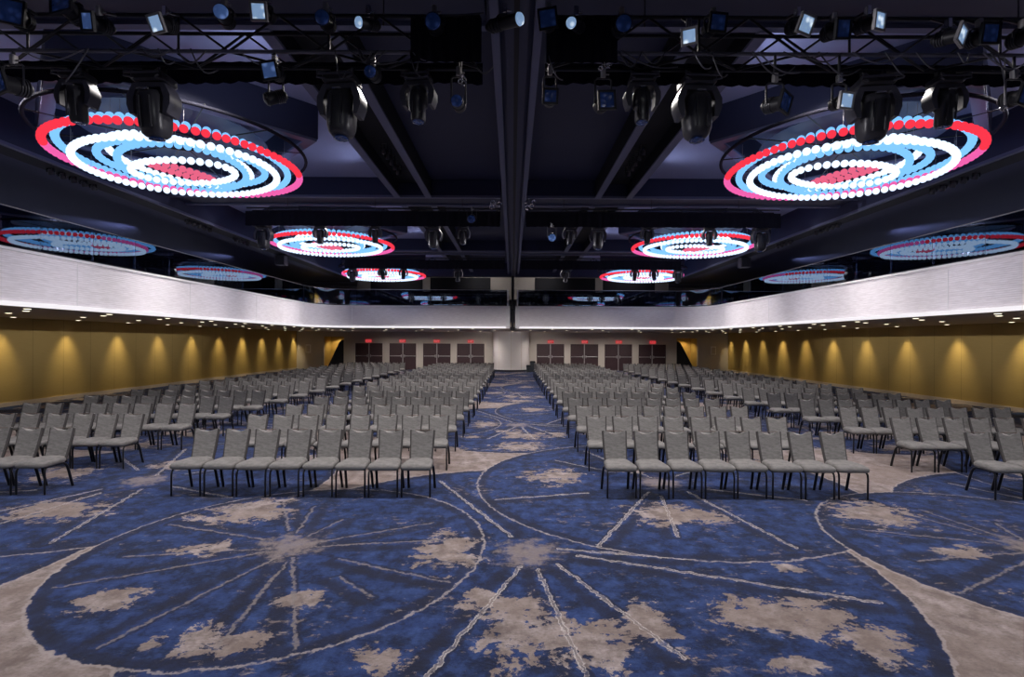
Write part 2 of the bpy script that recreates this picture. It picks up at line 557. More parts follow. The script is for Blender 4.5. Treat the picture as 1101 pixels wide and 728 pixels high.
def note(root):
    """remember the children of a finished thing for dup()"""
    for o in [root] + list(root.children):
        KIDS[o.name] = list(o.children)
    return root


ORD = ['first', 'second', 'third', 'fourth', 'fifth', 'sixth', 'seventh', 'eighth', 'ninth', 'tenth', 'eleventh',
       'twelfth', 'thirteenth', 'fourteenth', 'fifteenth', 'sixteenth', 'seventeenth', 'eighteenth', 'nineteenth', 'twentieth'] + ['twenty-%s' % q for q in ('first', 'second', 'third', 'fourth', 'fifth', 'sixth', 'seventh', 'eighth', 'ninth')]

# ------------------------------------------------------------------ the room
WX = 16.75
YB = 39.0
ZC = 6.5
BX = 10.4
BY = 27.0
ZS = 2.96
Y0 = -6.0

struct(MB().box(-WX - .2, WX + .2, Y0, YB + 3, -0.1, 0).build('floor', M['carpet']),
       'blue and beige medallion carpet covering the ballroom floor', 'floor')
for nm, s, side in (('wall_left', -1, 'left'), ('wall_right', 1, 'right')):
    x0, x1 = sorted((s * WX, s * (WX + .2)))
    o = MB().box(x0, x1, Y0, YB + .2, 0, ZS).build(nm, M['gold'])
    struct(o, 'gold fabric panelled wall along the %s side under the balcony' % side, 'wall')
    b = MB().box(*sorted((s * (WX - 0.03), s * WX)), Y0, YB, 0, 0.14).build('baseboard_' + side, M['soffit'])
    struct(b, 'low brown baseboard at the foot of the %s gold wall' % side, 'baseboard')
    u = MB().box(x0, x1, Y0, YB + .2, ZS + .3, ZC).build('wall_%s_upper' % side, M['upper'])
    struct(u, 'dark upper wall behind the %s balcony' % side, 'wall')
    # soffit under the side balcony (and balcony floor)
    sf = MB().box(*sorted((s * (BX + .05), s * WX)), Y0, YB, ZS, ZS + .3).build('ceiling_%s_soffit' % side, M['soffit'])
    struct(sf, 'taupe soffit under the %s balcony' % side, 'ceiling')
sf = MB().box(-BX - .05, BX + .05, BY + .05, YB, ZS, ZS + .3).build('ceiling_back_soffit', M['soffit'])
struct(sf, 'taupe soffit under the back balcony above the doors', 'ceiling')

# back wall, with openings for two alcoves and eight doors
door_px = [(381.2, 412.1), (417.9, 448.2), (454.2, 485.2), (490.6, 521.6), (576.4, 607.4), (612.8, 644.1), (649.5, 680.5), (685.9, 716.9)]
doors = [((a - 551) * YB / 540, (b - 551) * YB / 540) for a, b in door_px]
alc = [(-14.65, -13.1), (12.75, 14.4)]
DH = 2.1
AH = 2.55
mb = MB()
holes = sorted([(a, b, DH) for a, b in doors] + [(a, b, AH) for a, b in alc])
x = -WX
for a, b, h in holes:
    mb.box(x, a, YB, YB + .2, 0, ZS)
    mb.box(a, b, YB, YB + .2, h, ZS)
    x = b
mb.box(x, WX, YB, YB + .2, 0, ZS)
struct(mb.build('wall_back', M['cream']), 'cream back wall with doors below the balcony', 'wall')
struct(MB().box(-WX, WX, YB, YB + .2, ZS + .3, ZC).build('wall_back_upper', M['upper']), 'dark upper wall behind the back balcony', 'wall')
struct(MB().box(-WX, WX, Y0 - .2, Y0, 0, ZC).build('wall_front', M['upper']), 'dark wall behind the camera', 'wall')

for i, (a, b) in enumerate(doors):
    d = thing('door_%d' % (i + 1), '%s from the left of the dark maroon double doors in the back wall' % ORD[i], 'door',
              ((a + b) / 2, YB, 0))
    d['kind'] = 'structure'
    hw = (b - a) / 2
    for s in (-1, 1):
        x0, x1 = sorted((s * 0.03, s * (hw - .05)))
        lf = MB().box(x0, x1, .05, .1, 0.01, DH - .05, bev=0.008).build('door_leaf', M['maroon'], d)
        bar = MB().tube([(x0 + .06, .0, 1.07), (x1 - .06, .0, 1.07)], 0.03, 8)
        for bx in (x0 + .1, x1 - .1):
            bar.box(bx - .03, bx + .03, -.02, .05, 1.03, 1.11)
        bar.build('panic_bar', M['steel'], lf)
        MB().box(s * .12 - .03, s * .12 + .03, .035, .05, .96, 1.18).build('handle', M['steel'], lf)
    MB().box(-.03, .03, .02, .1, 0.005, DH - .05).build('centre_post', M['steel'], d)
    fr = MB()
    fr.box(-hw, -hw + .05, -.02, .12, 0.0, DH).box(hw - .05, hw, -.02, .12, 0, DH).box(-hw, hw, -.02, .12, DH - .05, DH)
    fr.build('door_frame', M['cream'], d)
    e = thing('exit_sign', '%s from the left of the lit red signs reading EXIT above the doors' % ORD[i], 'exit sign',
              ((a + b) / 2, YB - .12, 2.12), group='exit signs above the doors')
    MB().box(-.23, .23, -.02, .02, 0, .22, bev=.008).build('sign_plate', M['exit'], e)
    MB().box(-.25, .25, -.03, .03, .22, .245).build('top_rail', M['steel'], e)
    MB().box(-.06, .06, .03, .12, .06, .18).build('wall_bracket', M['steel'], e)
    fc = bpy.data.curves.new('exit_letters', 'FONT')
    fc.body = 'EXIT'
    fc.size = 0.19
    fc.align_x = 'CENTER'
    fc.extrude = 0.004
    fc.materials.append(M['white'])
    tmp = bpy.data.objects.new('letters', fc)
    COL.objects.link(tmp)
    bpy.context.view_layer.update()
    lm = bpy.data.meshes.new_from_object(tmp.evaluated_get(bpy.context.evaluated_depsgraph_get()))
    bpy.data.objects.remove(tmp)
    fo = bpy.data.objects.new('lettering', lm)
    COL.objects.link(fo)
    fo.parent = e
    fo.location = (0, -.026, .04)
    fo.rotation_euler = (PI / 2, 0, 0)

for (a, b), side, s in ((alc[0], 'left', 1), (alc[1], 'right', -1)):
    r = MB()
    r.box(a - .1, b + .1, YB + 1.6, YB + 1.75, 0, AH + .1).box(a - .1, a, YB + .2, YB + 1.6, 0, AH + .1)
    r.box(b, b + .1, YB + .2, YB + 1.6, 0, AH + .1).box(a - .1, b + .1, YB + .2, YB + 1.75, AH, AH + .1)
    struct(r.build('wall_%s_alcove' % side, M['warmwall']), 'amber lit stair alcove in the back wall on the %s' % side, 'wall')
    st = MB()
    if s > 0:
        poly = [(b - .02, 0.02), (a + .12, .02), (b - .45, 2.1), (b - .25, 2.3), (b - .02, 2.3)]
    else:
        poly = [(a + .02, 0.02), (b - .12, .02), (a + .45, 2.1), (a + .25, 2.3), (a + .02, 2.3)]
    st.prism(poly, YB + .3, YB + .5)
    tag(st.build('stair_panel', M['navy']), 'dark sloping stair side panel inside the %s amber alcove' % side, 'stair')
    light('alcove_light', ((a + b) / 2, YB + 1.0, AH - .1), ((a + b) / 2, YB + 1.3, 0), 45, (1, .8, .45), 150, .6, .05)
    px = a - 1.2 if s > 0 else b + 1.2
    pn = thing('wall_panel', 'small framed white notice panel beside the %s amber alcove' % side, 'panel', (px, YB, 1.6))
    MB().box(-.2, .2, -.04, 0, -.32, .32, bev=.01).build('frame', M['white'], pn)
    MB().box(-.14, .14, -.05, -.04, -.25, .25).build('sheet', M['cream'], pn)

# pillar at the end of the aisle
pm = MB()
PCX, PCY, PR = -0.1, 38.2, 1.38
pm.lathe([(PR, 0.12), (PR, ZS)], 48)
pl = pm.build('pillar', M['pillar'], smooth=40)
pl.location = (PCX, PCY, 0)
struct(pl, 'broad round pale pillar at the end of the central aisle', 'pillar')
sm = MB()
for ang in (-130, -90, -56):
    t = math.radians(ang)
    c, s_ = math.cos(t), math.sin(t)
    sm.box(-.012, .012, -.006, .006, .12, ZS, mat=Matrix.Translation((c * PR, s_ * PR, 0)) @ Matrix.Rotation(t + PI / 2, 4, 'Z'))
sm.build('panel_joint', M['soffit'], pl)
MB().lathe([(PR + .02, 0), (PR + .02, .14)], 48).build('plinth', M['navy'], pl, 40)

for i, (bx, by, hw, hd, h, lab) in enumerate(((1.50, 37.2, .19, .19, .80, 'taller dark litter bin standing right of the round pillar'),
                                              (1.20, 36.8, .17, .15, .52, 'shorter dark litter bin in front of the taller bin by the pillar'))):
    t = thing('litter_bin', lab, 'bin', (bx, by, 0), group='bins by the pillar')
    MB().loft([[(sx * hw * k, sy * hd * k, z) for sx, sy in ((-1, -1), (1, -1), (1, 1), (-1, 1))] for z, k in ((0, .85), (h - .12, 1))]).build('body', M['bin'], t)
    MB().loft([[(sx * hw * k, sy * hd * k, z) for sx, sy in ((-1, -1), (1, -1), (1, 1), (-1, 1))] for z, k in ((h - .12, 1.06), (h - .05, 1.06), (h, .8))]).build('lid', M['black'], t)


# balcony face: a profile swept along one half of the U
def half_path(s, inset=0.0, x_end=0.25, y_start=Y0, arc_n=14, R=1.7):
    X = BX + inset
    Yb = BY + inset
    R = R + inset
    pts = [(s * X, y_start), (s * X, Yb - R)]
    for k in range(1, arc_n + 1):
        a = PI / 2 * k / arc_n
        pts.append((s * (X - R + R * math.cos(a)), Yb - R + R * math.sin(a)))
    pts.append((s * x_end, Yb))
    return pts


def sweep(path, prof, s):
    """prof: (distance into the room, z); path runs front to back then to the middle"""
    rings = []
    for i, p in enumerate(path):
        a = Vector(path[max(i - 1, 0)])
        b = Vector(path[min(i + 1, len(path) - 1)])
        if i == 1:
            b = Vector(path[2])
        t = (b - a).normalized()
        n = Vector((-t.y, t.x)) * (1 if s > 0 else -1)
        rings.append([(p[0] + n.x * d, p[1] + n.y * d, z) for d, z in prof])
    return MB().loft(rings)


ti = 0
for s, side in ((-1, 'left'), (1, 'right')):
    P = half_path(s)
    ti += 1
    f = sweep(P, [(-.06, 3.03), (0, 3.03), (0, 4.08), (-.06, 4.08)], s).build('trim_%d' % ti, M['face'], smooth=30)
    struct(f, 'pale ribbed balcony front, %s half' % side, 'balcony front')
    sweep(P, [(-.10, 2.94), (.05, 2.94), (.05, 3.03), (-.10, 3.03)], s).build('lit_edge_strip', M['strip'], f, 30)
    sweep(P, [(-.30, 4.08), (.06, 4.08), (.06, 4.14), (-.30, 4.14)], s).build('top_cap', M['white'], f, 30)
    sweep(P, [(-.14, 2.94), (-.06, 2.94), (-.06, 4.08), (-.14, 4.08)], s).build('backing', M['soffit'], f, 30)
    MB().box(*sorted((s * .14, s * .36)), BY - .08, BY + .1, 2.94, 4.14).build('end_post', M['white'], f)
    jn = MB()
    for (jx, jy) in ((s * (BX - 1.75), BY),):
        jn.box(jx - .012, jx + .012, jy - .012, jy + .01, 3.03, 4.08)
    jy = -0.6
    while jy < 25:
        jn.box(s * BX - .006, s * BX + .006, jy - .008, jy + .008, 3.03, 4.08)
        jy += 4.2
    jn.build('panel_joint', M['white'], f)

# glass balustrades
RZ0, RZ1 = 4.16, 5.0
n_glass = 0
for s, side in ((-1, 'left'), (1, 'right')):
    g = thing('glass_balustrade', 'dark glass balustrade along the %s balcony reflecting the lit rings' % side, 'balustrade', (s * (BX + .1), 0, RZ0))
    y = -4.24
    while y < BY - 1.7 - .2:
        y1 = min(y + 1.4, BY - 1.7)
        MB().box(-.006, .006, y + .006, y1 - .006, 0, RZ1 - RZ0).build('pane', M['glass'], g)
        y = y1
    MB().box(-.014, .014, -4.24, BY - 1.7, RZ1 - RZ0, RZ1 - RZ0 + .02).build('top_rail', M['steel'], g)
    MB().box(-.03, .03, -4.24, BY - 1.7, -.02, .03).build('base_channel', M['black'], g)
    g = thing('glass_balustrade', 'clear curved glass balustrade at the back %s corner of the balcony' % side, 'balustrade', (0, 0, RZ0))
    P = half_path(s, 0.1)[1:-1]
    for k in range(0, 14, 7):
        sweep(P[k:k + 8], [(-.006, 0), (.006, 0), (.006, RZ1 - RZ0), (-.006, RZ1 - RZ0)], s).build('pane', M['glass_clear'], g, 30)
    sweep(P, [(-.014, RZ1 - RZ0), (.014, RZ1 - RZ0), (.014, RZ1 - RZ0 + .02), (-.014, RZ1 - RZ0 + .02)], s).build('top_rail', M['steel'], g, 30)
    sweep(P, [(-.03, -.02), (.03, -.02), (.03, .03), (-.03, .03)], s).build('base_channel', M['black'], g, 30)
    g = thing('glass_balustrade', 'dark glass balustrade on the back balcony, %s of the central post' % side, 'balustrade', (0, BY + .1, RZ0))
    xs = [.3, 1.6, 2.9, 4.2, 5.5, 6.8, BX - 1.6]
    for a, b in zip(xs, xs[1:]):
        x0, x1 = sorted((s * (a + .006), s * (b - .006)))
        MB().box(x0, x1, -.006, .006, 0, RZ1 - RZ0).build('pane', M['glass'], g)
    x0, x1 = sorted((s * .3, s * (BX - 1.6)))
    MB().box(x0, x1, -.014, .014, RZ1 - RZ0, RZ1 - RZ0 + .02).build('top_rail', M['steel'], g)
    MB().box(x0, x1, -.03, .03, -.02, .03).build('base_channel', M['black'], g)
    MB().box(*sorted((s * .22, s * .30)), -.03, .03, -.02, RZ1 - RZ0 + .02).build('end_post', M['white'], g)
    # black drape behind the back glass
    dm = MB()
    pts = []
    n = 160
    for k in range(n + 1):
        xx = s * (.3 + (BX - 2.0) * k / n)
        pts.append((xx, BY + .9 + .03 * math.sin(k * 1.3)))
    dm.loft([[(p[0], p[1], 3.27) for p in pts], [(p[0], p[1], 4.98) for p in pts]], caps=False, closed=False)
    tag(dm.build('black_drape', M['drape'], smooth=180), 'black drape behind the back balcony glass, %s of the post' % side, 'drape')
    # fascia with dark windows above
    fm = MB().box(*sorted((s * .1, s * (BX - .2))), BY + 5.9, BY + 6.1, 5.0, ZC)
    fo = fm.build('wall_%s_fascia' % side, M['cream'])
    struct(fo, 'pale fascia with dark windows at the back of the balcony, %s half' % side, 'wall')
    for a, b in ((1.45, 5.4), (5.9, 9.3)):
        x0, x1 = sorted((s * a, s * b))
        MB().box(x0, x1, BY + 5.86, BY + 5.9, 5.2, ZC - .1).build('dark_window', M['slot'], fo)
    # tables under white cloths in the back corners
    for k, (tx, ty) in enumerate(((9.3, 29.6), (7.4, 29.0), (10.6, 28.7))):
        tn = ('middle', 'inner', 'outer')[k]
        t = MB()
        rings = []
        for z, r, am in ((3.28, .62, .05), (3.8, .58, .03), (4.34, .55, 0), (4.36, .53, 0)):
            rings.append([((r + am * math.sin(9 * q)) * math.cos(q), (r + am * math.sin(9 * q)) * math.sin(q), z) for q in [2 * PI * j / 48 for j in range(48)]])
        t.loft(rings)
        o = t.build('cocktail_table', M['cloth'], smooth=50)
        o.location = (s * tx, ty, 0)
        tag(o, '%s white clothed round table behind the curved glass, back %s corner' % (tn, side), 'table', 'white tables on the balcony')
    # yellow stair soffit in the corner
    sp = MB()
    sp.prism([(0, 3.3), (.45, 3.3), (1.75, 5.6), (1.3, 5.6)], 31.0, 31.3)
    o = sp.build('sloping_stair', M['warmwall'])
    if s > 0:
        o.location = (11.1, 0, 0)
    else:
        o.scale = (-1, 1, 1)
        o.location = (-11.1, 0, 0)
    tag(o, 'yellow lit sloping stair flank behind the back %s corner glass' % side, 'stair')
    light('stair_light', (s * 11.5, 29.6, 5.4), (s * 12.0, 31.0, 4.3), 130, (1, .85, .5), 60, .6, .05)
    light('corner_light', (s * 8.6, 28.2, 6.0), (s * 9.0, 29.4, 3.9), 60, (.95, .95, 1), 100, .6, .05)

post = thing('partition_post', 'slim black vertical post in the gap of the back balcony front', 'post', (0.0, BY - .14, 0))
MB().box(-.055, .055, -.05, .05, 2.98, 5.75).build('pole', M['black'], post)
MB().box(-.13, .13, -.09, .09, 2.84, 3.02, bev=.02).build('foot_bracket', M['black'], post)
MB().box(-.13, .13, -.09, .09, 3.95, 4.2, bev=.02).build('rail_bracket', M['black'], post)

# ------------------------------------------------------------------ ceiling
struct(MB().box(-WX, WX, Y0, YB, ZC, ZC + .2).build('ceiling', M['ceil']), 'dark slate ceiling above the beams', 'ceiling')
tn = 10


def trim(mb, mat, label, cat='beam', smooth=None):
    global tn
    tn += 1
    return struct(mb.build('trim_%d' % tn, mat, smooth=smooth), label, cat)


trim(MB().box(-2.14, 2.14, Y0, BY, 6.45, 6.499), M['beam'], 'added ceiling sheet coloured dark for the unlit bay between the slotted channels', 'ceiling')  # sheet added below the slab; its dark colour carries the bay's shade
hd = MB()
hd.box(-.22, .28, Y0, BY + .1, 5.92, ZC)
hdr = trim(hd, M['beam'], 'dark central ceiling header running down the room')
MB().box(-.27, -.17, Y0, BY, 5.86, 5.92).box(.23, .33, Y0, BY, 5.86, 5.92).build('flange', M['lip'], hdr)
MB().box(-.10, .16, Y0, BY, 5.74, 5.92).build('track', M['beam'], hdr)
MB().box(.0, .06, Y0, BY, 5.735, 5.742).build('track_slot', M['slot'], hdr)

for s, side in ((-1, 'left'), (1, 'right')):
    for k, (a, b) in enumerate(((Y0, 5.2), (6.0, 13.06), (13.86, 20.9), (21.7, BY))):
        q = MB()
        q.box(*sorted((s * 2.14, s * 2.22)), a, b, 6.0, ZC).box(*sorted((s * 2.98, s * 3.06)), a, b, 6.0, ZC)
        q.box(*sorted((s * 2.22, s * 2.98)), a, b, 6.35, 6.4)
        o = trim(q, M['slot'], 'black slotted ceiling channel %s of the header, %s bay' % (side, ORD[k]))
        MB().box(*sorted((s * 2.12, s * 2.27)), a, b, 5.96, 6.0).box(*sorted((s * 2.93, s * 3.08)), a, b, 5.96, 6.0).build('flange', M['lip'], o)
    for k, (a, b) in enumerate(((5.2, 6.0), (13.06, 13.86), (20.9, 21.7))):
        q = MB().box(*sorted((s * .33, s * 9.0)), a, b, 6.02, ZC)
        o = trim(q, M['beam'], 'dark cross beam %s of the header above the %s truss row' % (side, ORD[k]))
        MB().box(*sorted((s * .33, s * 9.0)), a - .03, a + .07, 5.97, 6.03).box(*sorted((s * .33, s * 9.0)), b - .07, b + .03, 5.97, 6.03).build('flange', M['lip'], o)
    q = MB().box(*sorted((s * 9.0, s * 10.1)), Y0, BY, 5.72, ZC)
    o = trim(q, M['beam'], 'long dark bulkhead above the %s balcony edge' % side)
    MB().box(*sorted((s * 8.98, s * 9.06)), Y0, BY, 5.68, 5.74).build('flange', M['lip'], o)
    MB().box(*sorted((s * 9.2, s * 9.6)), Y0, BY, 5.715, 5.722).build('light_slot', M['slot'], o)
    q = MB().box(*sorted((s * 10.1, s * WX)), Y0, BY + 6, 6.1, 6.2)
    trim(q, M['beam'], 'dark lower ceiling over the %s balcony' % side, 'ceiling')
q = MB().box(-9.0, 9.0, BY - .1, BY + .3, 5.72, ZC)
trim(q, M['beam'], 'dark bulkhead above the back balcony edge')

# diamond frames above the ring lights
CH_X, CH_Y = 6.12, (9.37, 17.2, 25.0)
CH_Y = (9.37, 17.15, 24.95)
for s, side in ((-1, 'left'), (1, 'right')):
    for k, cy in enumerate(CH_Y):
        q = MB()
        sc = .8 if k == 2 else 1.0
        cx = s * (CH_X + (.25 if k == 2 else 0))
        ri = 2.45 * sc
        for sx in (-1, 1):
            for sy in (-1, 1):
                poly = [(ri, 0), (ri + .12, 0), (0, ri + .12), (0, ri)]
                q.prism([(cx + sx * p[0], cy - .25 + sy * p[1]) for p in poly], 5.90, ZC, 'Z')
                lip = [(ri - .14, 0), (ri + .10, 0), (0, ri + .10), (0, ri - .14)]
                q.prism([(cx + sx * p[0], cy - .25 + sy * p[1]) for p in lip], 5.86, 5.90, 'Z', mi=1)
        o = trim(q, [M['beam'], M['lip']], 'dark diamond ceiling frame above the %s %s ring light' % (ORD[k], side), 'ceiling frame')

# ------------------------------------------------------------------ ring lights
RINGS = [  # centre, axes, angle, height, kind
    ((0.009, -0.024), (1.965, 1.91), -159.2, 5.50, 'red'),
    ((-0.116, 0.146), (2.0, 1.79), -68.8, 5.60, 'blue'),
    ((-0.097, 0.035), (1.75, 1.52), 155.5, 5.42, 'white'),
    ((-0.02, 0.048), (1.361, 1.188), -179.1, 5.52, 'blue'),
    ((-0.197, 0.30), (1.40, 1.057), -87.1, 5.64, 'white'),
    ((-0.30, 0.46), (1.42, 1.05), -55.5, 5.58, 'blue'),
    ((-0.196, 0.257), (1.01, 0.631), 167.5, 5.46, 'white'),
    ((-0.369, 0.48), (0.614, 0.18), -116.0, 5.54, 'rose'),
]
GR = 0.0645
gm = {k: MB().sphere((0, 0, 0), GR, 14, 9).mesh('light_globe_' + k, M['g_' + k], 180) for k in ('red', 'pink', 'rose', 'blue', 'white')}


def ring_light(s, cy, label):
    t = thing('ring_light', label, 'chandelier', (s * (CH_X if cy < 20 else CH_X + .25), cy, 5.5), group='ring lights of glowing globes')
    globes = []
    for (c, ax, ang, z, kind) in RINGS:
        per = PI * (3 * (ax[0] + ax[1]) - math.sqrt((3 * ax[0] + ax[1]) * (ax[0] + 3 * ax[1])))
        n = int(round(per / 0.143))
        # equal arc length
        M_ = 720
        acc, L = [0.0], 0.0
        pr = None
        for k in range(M_ + 1):
            q = 2 * PI * k / M_
            p = (ax[0] * math.cos(q), ax[1] * math.sin(q))
            if pr:
                L += math.hypot(p[0] - pr[0], p[1] - pr[1])
                acc.append(L)
            pr = p
        ca, sa = math.cos(math.radians(ang)), math.sin(math.radians(ang))
        k = 0
        for i in range(n):
            tgt = L * i / n
            while acc[k] < tgt:
                k += 1
            q = 2 * PI * k / M_
            px, py = ax[0] * math.cos(q), ax[1] * math.sin(q)
            x, y = c[0] + px * ca - py * sa, c[1] + px * sa + py * ca
            kk = kind
            if kind == 'red':
                kk = 'red' if y < -0.27 + 0.457 * x else 'pink'
            globes.append((-s * x, y, z - 5.5, kk))
    globes.sort(key=lambda g: (g[1] + cy) ** 2 + (g[0] + s * CH_X) ** 2)
    for (x, y, z, kk) in globes[:100]:
        o = bpy.data.objects.new('light_globe', gm[kk])
        COL.objects.link(o)
        o.parent = t
        o.location = (x, y, z)
    rest = MB()
    order = ['red', 'pink', 'rose', 'blue', 'white']
    for (x, y, z, kk) in globes[100:]:
        rest.sphere((x, y, z), GR, 12, 8, order.index(kk))
    tag(rest.build('light_globes', [M['g_' + k] for k in order], t, 180), kind='stuff')
    MB().lathe([(1.45, .47), (1.48, .46), (1.48, .455), (0.01, .452)], 64, mat=Matrix.Translation((0, -.2, 0))).build('back_plate', M['plate'], t, 30)
    hoop = MB()
    hoop.tube([(2.12 * math.cos(q), -.1 + 2.12 * math.sin(q), .31) for q in [2 * PI * j / 64 for j in range(65)]], .03, 8)
    hoop.build('support_hoop', M['drape'], t, 60)
    sp = MB()
    for j in range(6):
        q = PI * j / 6 + .2
        sp.tube([(2.1 * math.cos(q), -.1 + 2.1 * math.sin(q), .36), (-2.1 * math.cos(q), -.1 - 2.1 * math.sin(q), .36)], .012, 6)
    sp.build('spoke', M['black'], t, 60)
    MB().tube([(.45 * math.cos(q), .45 * math.sin(q) - .3, .34) for q in [2 * PI * j / 40 for j in range(41)]], .018, 6).build('inner_hoop', M['black'], t, 60)
    MB().lathe([(.25, .36), (.25, .5), (.08, .52), (.08, 1.0)], 24).build('ceiling_mount', M['black'], t, 40)
    wr = MB()
    for j, (x, y, z, kk) in enumerate(globes[::9]):
        wr.tube([(x, y, z + GR * .9), (x, y, .36)], .003, 4)
    wr.build('hanging_wire', M['steel'], t)
    return t


for s, side in ((-1, 'left'), (1, 'right')):
    for k, cy in enumerate(CH_Y):
        ring_light(s, cy, '%s ring light of red, white and blue globes %s of the ceiling header' % (('nearest', 'middle', 'farthest')[k], side))

# ------------------------------------------------------------------ trusses, drapes
TR = [(5.0, 5.3, 5.12, 5.48, 10.0), (13.1, 13.4, 5.36, 5.70, 6.95), (20.8, 21.1, 5.36, 5.70, 6.95)]
for k, (ya, yb, za, zb, xe) in enumerate(TR):
    for s, side in ((-1, 'left'), (1, 'right')):
        near = ('nearest', 'middle', 'farthest')[k]
        t = thing('lighting_truss', '%s black box lighting truss %s of the ceiling header' % (near, side), 'truss', (0, 0, 0), group='lighting trusses')
        a, b = s * .34, s * xe
        for (y, z, m) in ((ya, za, 'truss_hi'), (ya, zb, 'truss'), (yb, za, 'truss'), (yb, zb, 'truss')):
            MB().tube([(a, y, z), (b, y, z)], .019 if k == 0 else .02, 8).build('chord', M[m], t, 60)
        n = int(abs(b - a) / .5)
        for j in range(n):
            x0 = a + s * .5 * j
            x1 = x0 + s * .5
            z0, z1 = (za, zb) if j % 2 else (zb, za)
            y0, y1 = (ya, yb) if j % 2 else (yb, ya)
            MB().tube([(x0, ya, z0), (x1, ya, z1)], .012, 6).build('brace', M['truss'], t, 60)
            if k == 0:
                MB().tube([(x0, yb, z1), (x1, yb, z0)], .012, 6).build('brace', M['truss'], t, 60)
                MB().tube([(x0, y0, za), (x1, y1, za)], .012, 6).build('brace', M['truss'], t, 60)
            if j % 3 == 0:
                MB().tube([(x0, ya, za), (x0, ya, zb)], .012, 6).build('brace', M['truss'], t, 60)
        for j in range(3):
            xx = a + s * (1.0 + j * (abs(b - a) - 2) / 2)
            MB().tube([(xx, (ya + yb) / 2, zb), (xx, (ya + yb) / 2, 6.02 if 0 else 6.48)], .008, 5).build('hanging_cable', M['cable'], t)
        # drape
        d = MB()
        yy = yb + .17 if k == 0 else ya - .06
        ztop, zbot = (5.28, 5.03) if k == 0 else (5.60, 5.22)
        nn = int(abs(b - a) / .06)
        row_t, row_m, row_b = [], [], []
        for j in range(nn + 1):
            xx = a + (b - a) * j / nn
            w_ = .018 * math.sin(j * 2.1) + .01 * math.sin(j * .7)
            sag = (.025 if k == 0 else .006) * abs(math.sin(j * .17 + .6))
            row_t.append((xx, yy + w_ * .4, ztop))
            row_m.append((xx, yy + w_, (ztop + zbot) / 2))
            row_b.append((xx, yy + w_ * 1.3, zbot + sag))
        d.loft([row_t, row_m, row_b], caps=False, closed=False)
        tag(d.build('black_drape', M['drape'], smooth=180), 'pleated black drape hung along the %s truss, %s half' % (near, side), 'drape', 'truss drapes')
        if k == 0:
            e = MB()
            P = []
            for j in range(25):
                xx = s * (.32 + .7 * j / 24)
                P.append((xx, ya - .05 + .012 * math.sin(j * 1.7)))
            e.loft([[(p[0], p[1], 5.44) for p in P], [(p[0], p[1], 5.0) for p in P]], caps=False, closed=False)
            Q = [(s * .32, ya - .05 + .02 * j / 12) for j in range(13)]
            e.loft([[(p[0] + .01 * math.sin(p[1] * 30), p[1], 5.44) for p in Q], [(p[0] + .01 * math.sin(p[1] * 30), p[1], 5.0) for p in Q]], caps=False, closed=False)
            tag(e.build('black_drape', M['drape'], smooth=180), 'black cloth wrapping the inner end of the nearest truss, %s side' % side, 'drape', 'truss drapes')


# ------------------------------------------------------------------ stage lights
def make_moving_head(loc, label, scale=1.0, spot=False, tilt=0.0, rz=0.0):
    t = thing('moving_head_light', label, 'stage light', loc, (0, 0, rz), 'moving head stage lights', scale)
    b = MB()
    b.box(-.17, .17, -.13, .13, -.13, -.03, bev=.02)
    b.build('base', M['charcoal'], t, 30)
    h = MB()
    for s in (-1, 1):
        h.tube([(s * .12, -.14, -.05), (s * .19, -.18, -.05), (s * .19, -.18, -.11), (s * .12, -.14, -.11)], .012, 6)
    h.tube([(-.19, -.18, -.08), (.19, -.18, -.08)], .012, 6)
    h.build('carry_handle', M['greyarm'], t, 40)
    for s in (-1, 1):
        MB().box(s * .1 - .02, s * .1 + .02, -.03, .03, -.03, .06, bev=.006).build('clamp', M['black'], t)
    y = MB()
    for s in (-1, 1):
        poly = [(s * .17, -.14), (s * .235, -.27), (s * .235, -.36), (s * .20, -.46), (s * .155, -.46), (s * .165, -.30), (s * .13, -.19)]
        y.prism(poly, -.09, .09)
    y.prism([(-.17, -.14), (.17, -.14), (.13, -.19), (-.13, -.19)], -.09, .09)
    y.build('yoke', M['greyarm'], t, 30)
    hb = MB()
    rings = []
    prof = [(-.20, .07), (-.215, .115), (-.26, .135), (-.45, .140), (-.58, .132), (-.64, .115), (-.67, .085)]
    if spot:
        prof = [(-.20, .06), (-.22, .10), (-.28, .118), (-.44, .118), (-.46, .098), (-.62, .098), (-.64, .092), (-.66, .088)]
    for z, r in prof:
        ring = []
        for k in range(24):
            q = 2 * PI * k / 24
            e = .62 if not spot else .85
            cx, sy = math.cos(q), math.sin(q)
            ring.append((r * math.copysign(abs(cx) ** e, cx), r * math.copysign(abs(sy) ** e, sy), z))
        rings.append(ring)
    piv = Matrix.Translation((0, 0, -.36)) @ Matrix.Rotation(tilt, 4, 'X') @ Matrix.Translation((0, 0, .36))
    hb.loft(rings, mat=piv)
    ho = hb.build('head', M['charcoal'], t, 50)
    rb = MB()
    for s in (-1, 1):
        rb.box(s * .055 - .012, s * .055 + .012, -.155 if not spot else -.13, -.135 if not spot else -.11, -.60, -.28, mat=piv, bev=.006)
    rb.build('ridge', M['charcoal'], ho, 30)
    ln = MB()
    ln.lathe([(.06, -.672 if not spot else -.662), (.078, -.69 if not spot else -.668), (.03, -.70 if not spot else -.675)], 24, mat=piv)
    ln.build('lens', M['gel_dark'], ho, 50)
    MB().box(-.045, .045, -.145 if not spot else -.12, -.12 if not spot else -.09, -.225, -.205, mat=piv).build('maker_plate', M['chrome'], ho)
    return t


